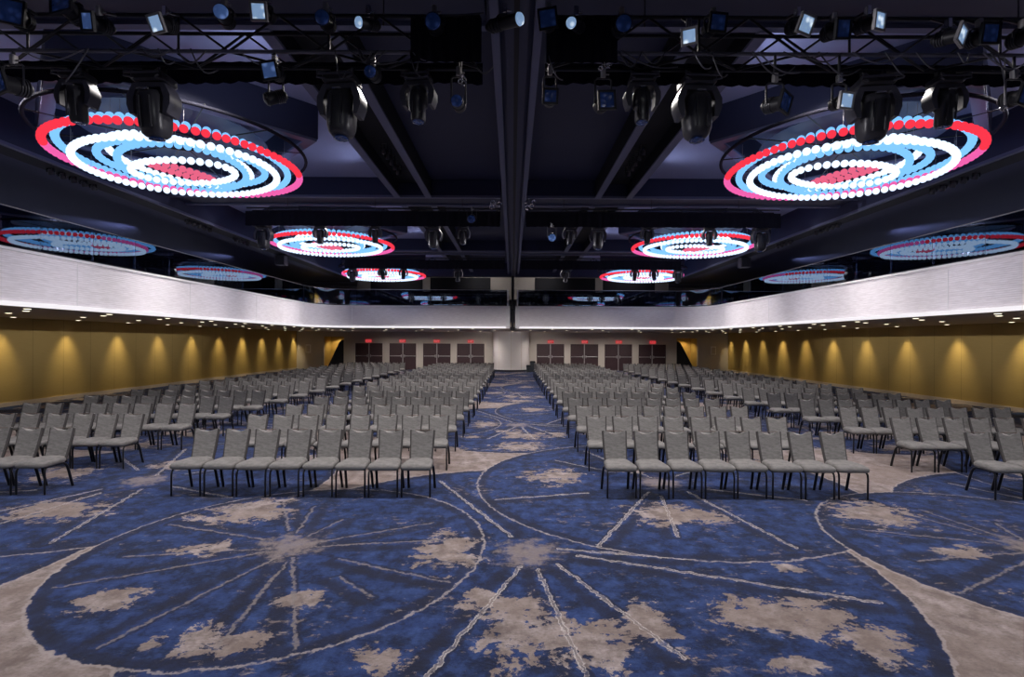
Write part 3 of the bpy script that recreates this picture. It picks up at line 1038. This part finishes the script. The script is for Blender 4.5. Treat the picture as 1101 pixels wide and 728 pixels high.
heads = [
    (-3.79, 5.30, 5.06, 1.0, False, .12, 'large black moving head light in front of the nearest left ring light'),
    (-1.81, 5.30, 5.06, 1.0, False, -.05, 'large black moving head light below the nearest truss, beside the left ceiling channel'),
    (1.93, 5.30, 5.06, 1.0, False, -.05, 'large black moving head light below the nearest truss, beside the right ceiling channel'),
    (3.79, 5.30, 5.06, 1.0, False, .12, 'large black moving head light in front of the nearest right ring light'),
    (-4.60, 5.30, 5.07, .8, True, .1, 'smaller black moving head light left of the big one before the left ring'),
    (4.55, 5.30, 5.07, .8, True, .1, 'smaller black moving head light right of the big one before the right ring'),
    (-1.00, 5.30, 5.07, .78, True, -.08, 'smaller moving head light with conical nose left of the header'),
    (1.35, 5.30, 5.07, .78, True, -.1, 'smaller moving head light with conical nose right of the header'),
    (-6.60, 13.30, 5.34, 1.0, False, .0, 'moving head light at the outer left end of the middle truss'),
    (-5.10, 13.30, 5.34, .8, True, .0, 'moving head light silhouetted against the middle left ring light'),
    (-2.10, 13.30, 5.34, .95, False, .0, 'moving head light on the middle truss just left of the left channel'),
    (-1.32, 13.30, 5.34, .8, True, .0, 'moving head light on the middle truss halfway between left channel and header'),
    (-3.65, 13.30, 5.34, .75, True, .0, 'small moving head light at the right rim of the middle left ring'),
    (1.50, 13.30, 5.34, .8, True, .0, 'moving head light on the middle truss just right of the header'),
    (2.25, 13.30, 5.34, .95, False, .0, 'moving head light on the middle truss just right of the right channel'),
    (5.20, 13.30, 5.34, .8, True, .0, 'moving head light silhouetted against the middle right ring light'),
    (6.55, 13.30, 5.34, 1.0, False, .0, 'moving head light at the outer right end of the middle truss'),
    (3.55, 13.30, 5.34, .75, True, .0, 'small moving head light at the left rim of the middle right ring'),
    (-6.7, 21.0, 5.34, .9, False, .0, 'moving head light at the outer left end of the farthest truss'),
    (-2.3, 21.0, 5.34, .9, True, .0, 'moving head light on the farthest truss left of the header'),
    (2.2, 21.0, 5.34, .9, True, .0, 'moving head light on the farthest truss right of the header'),
    (-5.45, 21.0, 5.34, .8, True, .5, 'tilted moving head light silhouetted against the middle of the farthest left ring'),
    (-4.57, 21.0, 5.34, .8, True, -.5, 'tilted moving head light silhouetted against the right side of the farthest left ring'),
    (5.1, 21.0, 5.34, .8, True, .5, 'tilted moving head light silhouetted against the left side of the farthest right ring'),
    (5.9, 21.0, 5.34, .8, True, -.5, 'tilted moving head light silhouetted against the middle of the farthest right ring'),
    (6.9, 21.0, 5.34, .9, False, .0, 'moving head light at the outer right end of the farthest truss'),
]
for (x, y, z, sc, sp, ti_, lab) in heads:
    make_moving_head((x, y, z), lab, sc, sp, ti_, random.uniform(-.15, .15))


def make_par(loc, label, gel='gel_dark', aim=(0, -1, -.5), drop=.22, size=.19, length=.28, square=True, roll=0.0, pipe=None):
    """a theatre lantern hung from a clamp at loc; its front looks along aim"""
    t = thing('theatre_lantern', label, 'stage light', loc, (0, 0, 0), 'theatre lanterns on the trusses')
    a = Vector(aim).normalized()
    R_ = (-a).to_track_quat('-Z', 'Y').to_matrix().to_4x4()   # local +Z -> aim
    R_ = a.to_track_quat('Z', 'Y').to_matrix().to_4x4()
    B = Matrix.Translation((0, 0, -drop)) @ R_
    r = size * .42
    body = MB().lathe([(r * .45, -length * .55), (r * .8, -length * .45), (r * .95, -length * .1), (r, length * .3), (r * 1.08, length * .38), (r * 1.08, length * .42)], 20, mat=B)
    bo = body.build('body', M['black'], t, 40)
    fins = MB()
    for k in range(4):
        z = -length * (.12 + .09 * k)
        fins.lathe([(r * 1.08, z), (r * 1.08, z + .012)], 20, mat=B)
    fins.build('cooling_fin', M['charcoal'], bo)
    sq = size / 2
    g = MB()
    Bg = B @ Matrix.Rotation(roll, 4, 'Z')
    z0 = length * .42
    if square:
        g.box(-sq, sq, -sq, sq, z0, z0 + .008, mat=Bg)
        fr = MB()
        for (x0, x1, y0, y1) in ((-sq - .012, sq + .012, -sq - .012, -sq + .008), (-sq - .012, sq + .012, sq - .008, sq + .012),
                                 (-sq - .012, -sq + .008, -sq, sq), (sq - .008, sq + .012, -sq, sq)):
            fr.box(x0, x1, y0, y1, z0 - .01, z0 + .018, mat=Bg)
        fr.build('gel_frame', M['black' if gel != 'gel_bright' else 'steel'], bo)
    else:
        g.lathe([(sq * .82, z0), (sq * .75, z0 + .02), (sq * .3, z0 + .035)], 24, mat=Bg)
    g.build('gel', M[gel], bo, 40)
    y = MB()
    w_ = r * 1.2
    y.tube([(-w_, 0, -drop), (-w_, 0, -.07), (-w_ + .02, 0, -.05), (w_ - .02, 0, -.05), (w_, 0, -.07), (w_, 0, -drop)], .010, 6)
    y.build('yoke', M['charcoal'], t, 40)
    c = MB()
    c.box(-.022, .022, -.03, .03, -.05, .045, bev=.006).tube([(.02, 0, -.01), (.06, 0, -.01)], .008, 6)
    c.build('clamp', M['chrome' if gel == 'gel_bright' else 'steel'], t)
    if pipe:
        MB().tube([(0, 0, 0), pipe], .014, 8).build('hanging_arm', M['charcoal'], t, 60)
    return t


def at_px(px, py, Y):
    dx, dy = px - 551, py - 367
    u, v = dx + dy * .005, dy - dx * .005
    return u * Y / 540, 2.25 - v * Y / 540


# top row: measured along the near upper chord (x along the truss, height of the lens)
tops = [
    (-4.80, 5.36, 'gel_dark', (.25, -1, -.1), .24, True, 'large dark blue lantern at the far left of the nearest truss'),
    (-4.28, 5.42, 'gel_dark', (-.1, -1, .15), .22, True, 'dark lantern pointing up, second from the left on the nearest truss'),
    (-4.01, 5.29, 'gel_mid', (-.35, -1, -.25), .17, True, 'blue gelled lantern above the big left moving head'),
    (-3.37, 5.29, 'gel_bright', (-.25, -1, -.45), .16, True, 'bright frosted lantern above the left ring, tilted square frame'),
    (-2.80, 5.37, 'gel_mid', (.2, -1, -.1), .18, False, 'blue round lens lantern beside a grey flap on the left truss'),
    (-2.41, 5.40, 'gel_bright', (-.1, -1, -.35), .16, True, 'bright frosted lantern over the pale left ceiling panel'),
    (-1.82, 5.33, 'gel_dark', (0, -1, -.2), .18, False, 'dark round lantern left of the left ceiling channel'),
    (-1.41, 5.31, 'gel_bright', (-.7, -.8, -.3), .14, False, 'small lantern with pale oval lens near the left channel'),
    (-.77, 5.31, 'gel_dark', (0, -1, -.3), .20, False, 'dark round lantern second left from the ceiling header'),
    (-.09, 5.33, 'gel_bright', (.9, -.7, -.2), .16, False, 'long lantern with bright lens close left of the header'),
    (.33, 5.34, 'gel_dark', (-.1, -1, -.3), .18, True, 'dark blue lantern close right of the ceiling header'),
    (.60, 5.31, 'gel_bright', (-.6, -.9, -.3), .14, False, 'small lantern with bright oval lens right of the header'),
    (1.04, 5.30, 'gel_dark', (0, -1, -.3), .20, False, 'dark round lantern second right from the header'),
    (1.69, 5.20, 'gel_bright', (-.3, -1, -.5), .14, True, 'bright frosted lantern beside the right ceiling channel'),
    (1.92, 5.30, 'gel_dark', (.1, -1, -.2), .17, True, 'dark lantern just right of the bright one by the right channel'),
    (2.74, 5.31, 'gel_bright', (.3, -1, -.4), .17, True, 'bright patterned lantern above the left end of the right ring'),
    (3.09, 5.26, 'gel_dark', (.3, -1, -.3), .18, True, 'dark blue lantern between two bright ones on the right truss'),
    (3.42, 5.33, 'gel_bright', (.5, -1, -.2), .17, True, 'bright tilted lantern above the big right moving head'),
    (4.20, 5.21, 'gel_bright', (.6, -1, -.3), .17, True, 'bright lantern with blue round centre on the right truss'),
    (4.50, 5.21, 'gel_dark', (.1, -1, -.2), .19, True, 'dark blue lantern second from the right end of the nearest truss'),
    (4.92, 5.21, 'gel_dark', (.2, -1, -.2), .2, True, 'dark blue lantern at the far right end of the nearest truss'),
]
for (x, z, gel, aim, size, sq, lab) in tops:
    y = 4.80
    drop = .13
    x, z = x * y / 4.86, 2.25 + (z - 2.25) * y / 4.86
    make_par((x, y, z + drop), lab, gel, aim, drop, size * .88, .24 if 'long' not in lab else .42, sq, random.uniform(-.3, .3), (0, .19, 5.47 - z - drop))
lows = [
    (15, 92, 'gel_dark', (-.3, -1, -.2), .20, True, .26, 'blue lantern hanging low at the far left of the nearest truss'),
    (295, 78, 'gel_mid', (-.1, -1, -.25), .15, True, .12, 'blue square lantern just under the left truss'),
    (297, 105, 'black', (-.8, -.4, -.4), .15, False, .30, 'black lantern hanging on a long yoke over the pale left panel'),
    (401, 80, 'gel_dark', (-.1, -1, -.2), .14, False, .12, 'blue round lantern under the truss by the left channel'),
    (493, 112, 'gel_dark', (-.1, -1, -.1), .14, False, .32, 'round blue lantern hanging low left of the header'),
    (591, 107, 'gel_dark', (0, -1, -.1), .13, True, .28, 'small blue lantern hanging low right of the header'),
    (648, 112, 'gel_dark', (.2, -1, -.1), .16, True, .30, 'blue lantern hanging low between header and right channel'),
    (833, 112, 'gel_dark', (.6, -.9, -.2), .17, True, .26, 'dark lantern hanging low over the pale right panel'),
    (902, 111, 'gel_bright', (.2, -1, -.2), .14, True, .24, 'bright lantern hanging left of the big right moving head'),
    (1090, 106, 'gel_dark', (.2, -1, -.2), .17, True, .24, 'blue lantern hanging low at the far right of the nearest truss'),
    (507, 235, 'gel_dark', (0, -1, -.3), .24, False, .25, 'lantern on the middle truss close left of the header'),
    (593, 255, 'gel_mid', (0, -1, -.3), .22, False, .3, 'small blue lantern on the middle truss close right of the header'),
]
for (px, py, gel, aim, size, sq, drop, lab) in lows:
    Y = (5.3 if px == 297 else 5.0) if py < 200 else 12.72
    x, z = at_px(px, py, Y)
    make_par((round(x, 2), Y, round(z + drop, 2)), lab, gel, aim, drop, size, size * 1.4, sq, random.uniform(-.2, .2),
             (0, 0, max(.05, 5.12 - z - drop)) if py < 200 else (0, .38, 5.36 - z - drop))

# shiny clamp clusters
for (px, py, Y, lab) in ((496, 86, 4.95, 'cluster of bright metal clamps left of the header'),
                         (650, 70, 4.95, 'cluster of bright metal clamps right of the header'),
                         (534, 218, 13.0, 'bright coiled clamp on the middle truss, left of the header'),
                         (571, 220, 13.0, 'bright coiled clamp on the middle truss, right of the header'),
                         (1080, 117, 5.0, 'bright bent clamp arm hanging at the far right truss')):
    x, z = at_px(px, py, Y)
    t = thing('clamp_cluster', lab, 'clamp', (x, Y, z), group='bright metal clamps')
    k_ = Y / 5.0
    for j in range(4):
        a = MB()
        ox, oz = random.uniform(-.05, .05) * k_, random.uniform(-.04, .04) * k_
        a.tube([(ox + .022 * k_ * math.cos(q), random.uniform(-.005, .005), oz + .022 * k_ * math.sin(q)) for q in [PI * 1.6 * i / 9 for i in range(10)]], .008 * k_, 6)
        a.build('hook', M['chrome'], t, 60)
    MB().tube([(0, 0, 0), (0, (5.0 if py < 200 else 13.1) - Y, (5.12 if py < 200 else 5.70) - z)], .006, 5).build('stem', M['steel'], t)

# swags of cable
cabs = [(20, 60, 90, 60, 14), (95, 62, 70, 88, 6), (190, 62, 222, 60, 16), (205, 60, 235, 75, 14), (255, 72, 300, 70, 8), (360, 64, 372, 78, 18),
        (385, 66, 400, 60, 14), (440, 58, 452, 82, 8), (452, 60, 446, 80, 6), (505, 70, 530, 72, 16), (588, 66, 605, 86, 10), (690, 66, 715, 66, 14),
        (765, 80, 782, 80, 14), (815, 72, 860, 78, 10), (880, 76, 925, 74, 16), (985, 72, 1005, 74, 6), (1030, 80, 1042, 68, 12), (1065, 76, 1090, 74, 10),
        (952, 92, 973, 82, 6), (470, 10, 520, 14, 2), (1072, 92, 1082, 112, -2)]
for j in range(18):
    xa = random.choice([random.uniform(5, 480), random.uniform(590, 1080)])
    cabs.append((xa, 60, xa + random.uniform(18, 60), random.choice([60, 60, 66, 72]), random.uniform(4, 18)))
cabs.sort()
cnt = {-1: 0, 1: 0}
for i, (xa, yA, xb, yB, sg) in enumerate(cabs):
    Y = 4.972
    x0, z0 = at_px(xa, yA, Y)
    x1, z1 = at_px(xb, yB, Y)
    z0 = 5.13 if yA > 30 else 5.47
    z1 = z1 if abs(z1 - 5.12) > .1 else 5.12
    pts = []
    for k in range(13):
        f = k / 12
        pts.append((x0 + (x1 - x0) * f, Y - .02 * math.sin(PI * f), z0 + (z1 - z0) * f - sg * Y / 540 * math.sin(PI * f)))
    o = MB().tube(pts, .007, 6).build('cable', M['cable'] if i % 4 else M['truss_hi'], smooth=60)
    s = -1 if xa < 551 else 1
    tag(o, 'swag of thin cable on the nearest truss, %s from the left on its %s half' % (ORD[cnt[s]], 'left' if s < 0 else 'right'), 'cable', 'cables on the nearest truss')
    cnt[s] += 1

# small gimbal spots in rows
gs = MB()
GIM = []
for s, side in ((-1, 'left'), (1, 'right')):
    for gi, (yy, n) in enumerate(((10.2, 5), (14.5, 5), (17.0, 4))):
        for j in range(n):
            GIM.append((s * 9.4, yy + .26 * j, 5.70, '%s small spotlight of the %s cluster in the %s bulkhead' % (ORD[j], ORD[gi], side), s))
    for j in range(5):
        GIM.append((s * 2.6, 10.1 + .32 * j, 6.12, '%s small spotlight in the slot of the %s ceiling channel' % (ORD[j], side), s))
g0 = None
for (x, y, z, lab, s) in GIM:
    if g0 is None:
        g0 = thing('gimbal_spotlight', lab, 'spotlight', (x, y, z), group='rows of small ceiling spotlights')
        MB().lathe([(.02, .08), (.02, 0), (.05, -.01), (.06, -.09), (.055, -.11)], 16, mat=Matrix.Rotation(.35, 4, 'X')).build('can', M['charcoal'], g0, 40)
        MB().lathe([(.052, -.112), (.03, -.10)], 16, mat=Matrix.Rotation(.35, 4, 'X')).build('reflector', M['chrome'], g0, 40)
        MB().box(-.07, -.06, -.02, .02, -.06, .1).box(.06, .07, -.02, .02, -.06, .1).box(-.07, .07, -.02, .02, .09, .1).build('bracket', M['black'], g0)
        note(g0)
    else:
        dup(g0, (x, y, z), lab)
for s, side in ((-1, 'left'), (1, 'right')):
    t = thing('wall_speaker', 'small grey box speaker under the %s bulkhead beyond the middle ring light' % side, 'speaker', (s * 9.4, 20.4, 5.70))
    MB().box(-.2, .2, -.15, .15, -.42, -.02, bev=.02).build('cabinet', M['greyarm'], t, 30)
    MB().box(-.17, .17, -.165, -.15, -.39, -.05).build('grille', M['charcoal'], t)
    MB().box(-.05, .05, -.05, .05, -.02, .02).build('bracket', M['black'], t)

# ------------------------------------------------------------------ recessed downlights under the balcony
DL = []
for s, side in ((-1, 'left'), (1, 'right')):
    for rn, (rx, ry) in enumerate(((11.4, 9.4), (12.3, 10.3), (13.85, 11.4))):
        j = 0
        y = ry
        while y < 37:
            DL.append((s * rx, y, 'small lit downlight in the %s soffit, %s row from the edge, %s from the front' % (side, ORD[rn], ORD[j]), 0, s))
            y += 2.4
            j += 1
    for j in range(11):
        DL.append((s * (WX - .45), 13.95 + 2.45 * j, 'wall washing downlight close to the %s gold wall, %s from the front' % (side, ORD[j]), 1, s))
for j in range(9):
    DL.append((-9.2 + 2.3 * j, 29.0, 'small lit downlight in the back soffit, front row, %s from the left' % ORD[j], 2, 0))
for j in range(8):
    DL.append((-8.05 + 2.3 * j, 32.0, 'small lit downlight in the back soffit, middle row, %s from the left' % ORD[j], 0, 0))
for j in range(9):
    DL.append((-9.2 + 2.3 * j, 36.0, 'small lit downlight in the back soffit, row nearest the doors, %s from the left' % ORD[j], 3, 0))
d0 = None
for (x, y, lab, kind, s) in DL:
    if d0 is None:
        d0 = thing('recessed_downlight', lab, 'downlight', (x, y, ZS), group='downlights under the balcony')
        MB().lathe([(.073, 0), (.10, 0), (.10, -.006), (.073, -.006), (.073, 0)], 20, caps=False).build('trim_ring', M['white'], d0, 40)
        MB().lathe([(.072, -.002), (.068, -.012), (.04, -.016)], 20).build('lens', M['lamp'], d0)
        note(d0)
    else:
        dup(d0, (x, y, ZS), lab)
    if kind == 1:
        wv = random.uniform(.75, 1.25)
        light('wall_wash', (x, y, ZS - .03), (x + s * .44, y, ZS - 1.7), 260 * wv, (1, .82, .48), 60, 1.0, .14)
    elif kind == 3 and abs(x) > 0:
        light('door_wash', (x, y, ZS - .03), (x, y + 1.2, 0), 260, (1, .92, .84), 130, .8, .05)
    elif kind in (0, 2) and s == 0:
        light('aisle_wash', (x, y, ZS - .03), (x, y, 0) if abs(x) > .5 else (x, 36.8, 1.0), 170 if abs(x) > .5 else 700, (1, .92, .88), 140 if abs(x) > .5 else 60, .8, .05)
    elif kind == 0 and s != 0 and abs(x) > 12 and abs(x) < 13:
        light('soffit_wash', (x, y, ZS - .03), (x + s * 1.2, y, 0), 42, (1, .88, .72), 140, .8, .05)

# ------------------------------------------------------------------ chairs
def rr(hx0, hx1, y0, y1, z, n=7, r=.07):
    """rounded trapezoid outline: half width hx0 at y0, hx1 at y1"""
    pts = []
    for (cx, cy, a0) in ((-1, y0, PI), (1, y0, 1.5 * PI), (1, y1, 0), (-1, y1, .5 * PI)):
        hx = hx0 if cy == y0 else hx1
        ox = cx * (hx - r)
        oy = cy + (r if cy == y0 else -r)
        for k in range(n):
            a = a0 + PI / 2 * k / (n - 1)
            pts.append((ox + r * math.cos(a), oy + r * math.sin(a), z))
    return pts


def chair_meshes():
    out = {}
    s = MB()
    lv = [(.385, .035, .03), (.392, .012, .01), (.415, 0, 0), (.445, .002, 0), (.466, .018, .010), (.480, .045, .035)]
    rings = []
    for z, ins, fy in lv:
        ring = rr(.225 - ins, .195 - ins, -.295 + ins + fy * .5, .165 - ins * .5, z)
        rings.append([(x, y, zz + (.008 if zz > .44 else 0) * (1 - (x / .22) ** 2)) for x, y, zz in ring])
    rings.append([(x * .45, y * .5 - .03, .488) for x, y, z in rings[-1]])
    s.loft(rings)
    out['seat'] = (s.mesh('seat', M['fabric'], 180), None)
    # backrest
    b = MB()
    nx, nz = 17, 9
    z0, z1 = .415, .885
    front, back = [], []
    for k in range(nz):
        t = k / (nz - 1)
        rf, rb = [], []
        for i in range(nx):
            u = -1 + 2 * i / (nx - 1)
            hw = .172 + .02 * t
            top = z1 - .050 * (1 if abs(u) < .30 else max(0, 1 - (abs(u) - .30) / .5) ** 1.4) - .008 * max(0, (abs(u) - .9) / .1)
            z = z0 + (top - z0) * t
            tt = (z - z0) / (z1 - z0)
            y = .135 + .135 * tt + .012 * math.sin(PI * tt) - .012 * (u * u) + .01
            edge = .010 if abs(u) > .95 else 0
            rf.append((u * hw, y + edge - (.006 * math.sin(PI * t) if abs(u) < .95 else 0), z))
            rb.append((u * hw, y + .042 - edge, z - .004 * (1 if t == 1 else 0)))
        front.append(rf)
        back.append(rb)
    rings = []
    for k in range(nz):
        rings.append(front[k] + back[k][::-1])
    b.loft(rings)
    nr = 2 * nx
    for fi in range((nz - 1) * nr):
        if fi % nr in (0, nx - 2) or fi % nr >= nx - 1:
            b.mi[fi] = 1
    out['backrest'] = (b.mesh('backrest', [M['fabric'], M['edge_shade']], 55), None)
    g = MB()
    g.tube([(-.15, .300, .872), (0, .306, .874), (.15, .300, .872)], .005, 6)
    out['hand_grip'] = (g.mesh('hand_grip', M['grip'], 60), None)
    for i, (sx, fr) in enumerate(((-1, 1), (1, 1), (-1, -1), (1, -1))):
        l = MB()
        if fr > 0:
            pts = [(sx * .205, -.235, 0.0), (sx * .205, -.237, .30), (sx * .203, -.230, .352), (sx * .198, -.205, .382), (sx * .19, -.16, .39), (sx * .185, -.02, .388)]
        else:
            pts = [(sx * .200, .235, 0.0), (sx * .196, .17, .24), (sx * .192, .145, .32), (sx * .190, .118, .362), (sx * .187, .075, .385), (sx * .185, -.03, .388)]
        if fr > 0:
            l.tube(pts, .0135, 8)
        else:
            l.tube(pts, .020, 8, r_end=.016)
        out['leg%d' % i] = (l.mesh('leg', M['leg'], 60), None)
    return out


CM = chair_meshes()
blocks = [  # side phrase, x of the seat by the inner aisle, direction outward, count
    ('centre left block', -1.35, -1), ('centre right block', 1.545, 1), ('left wing', -6.95, -1), ('right wing', 7.17, 1)]
spots = []
for bi, (bn, xi, dr) in enumerate(blocks):
    for r in range(17):
        for c in range(8):
            x = xi + dr * .474 * c + random.uniform(-.012, .012)
            y = 7.46 + 1.507 * r + random.uniform(-.02, .02)
            if bi == 1 and r == 0:
                x += .04
            if bi == 0 and r == 0:
                x -= .03
            rz = random.uniform(-.02, .02)
            u = (abs(x) - .25) * 540 / (y + .1)
            spots.append((u < 556, y, bi, r, c, x, rz))
vis = sorted([q for q in spots if q[0]], key=lambda q: (q[1] > 7.4 + 1.507 * 9, q[3] if q[3] < 9 else 9, math.hypot(q[5], q[1])))
chosen = set((q[2], q[3], q[4]) for q in vis[:300])
CHAIR_PARTS = [('seat', 'seat'), ('backrest', 'backrest'), ('hand_grip', 'hand_grip'), ('leg0', 'leg'), ('leg1', 'leg'), ('leg2', 'leg'), ('leg3', 'leg')]
far = MB()
for (v_, y, bi, r, c, x, rz) in spots:
    if (bi, r, c) in chosen:
        bn = blocks[bi][0]
        aisle = 'central aisle' if bi < 2 else 'inner aisle'
        t = thing('banquet_chair', 'grey banquet chair in the %s, %s row, %s seat from the %s' % (bn, ORD[r], ORD[c], aisle),
                  'chair', (x, y, 0), (0, 0, rz), 'banquet chairs in straight rows')
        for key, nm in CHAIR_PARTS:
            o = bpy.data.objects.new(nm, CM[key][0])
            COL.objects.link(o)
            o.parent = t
    else:
        mat = Matrix.Translation((x, y, 0)) @ Matrix.Rotation(rz, 4, 'Z')
        for key, nm in CHAIR_PARTS:
            me = CM[key][0]
            mi = 0 if nm in ('seat', 'backrest') else 1 if nm == 'leg' else 2
            base = len(far.f)
            far.add([p.co for p in me.vertices], [list(f.vertices) for f in me.polygons], mi, mat)
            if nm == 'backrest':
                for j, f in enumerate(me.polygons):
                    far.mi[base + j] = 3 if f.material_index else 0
fo = far.build('banquet_chairs', [M['fabric'], M['leg'], M['grip'], M['edge_shade']], smooth=50)
tag(fo, 'remaining rows of grey banquet chairs receding to the back wall', 'chairs', None, 'stuff')
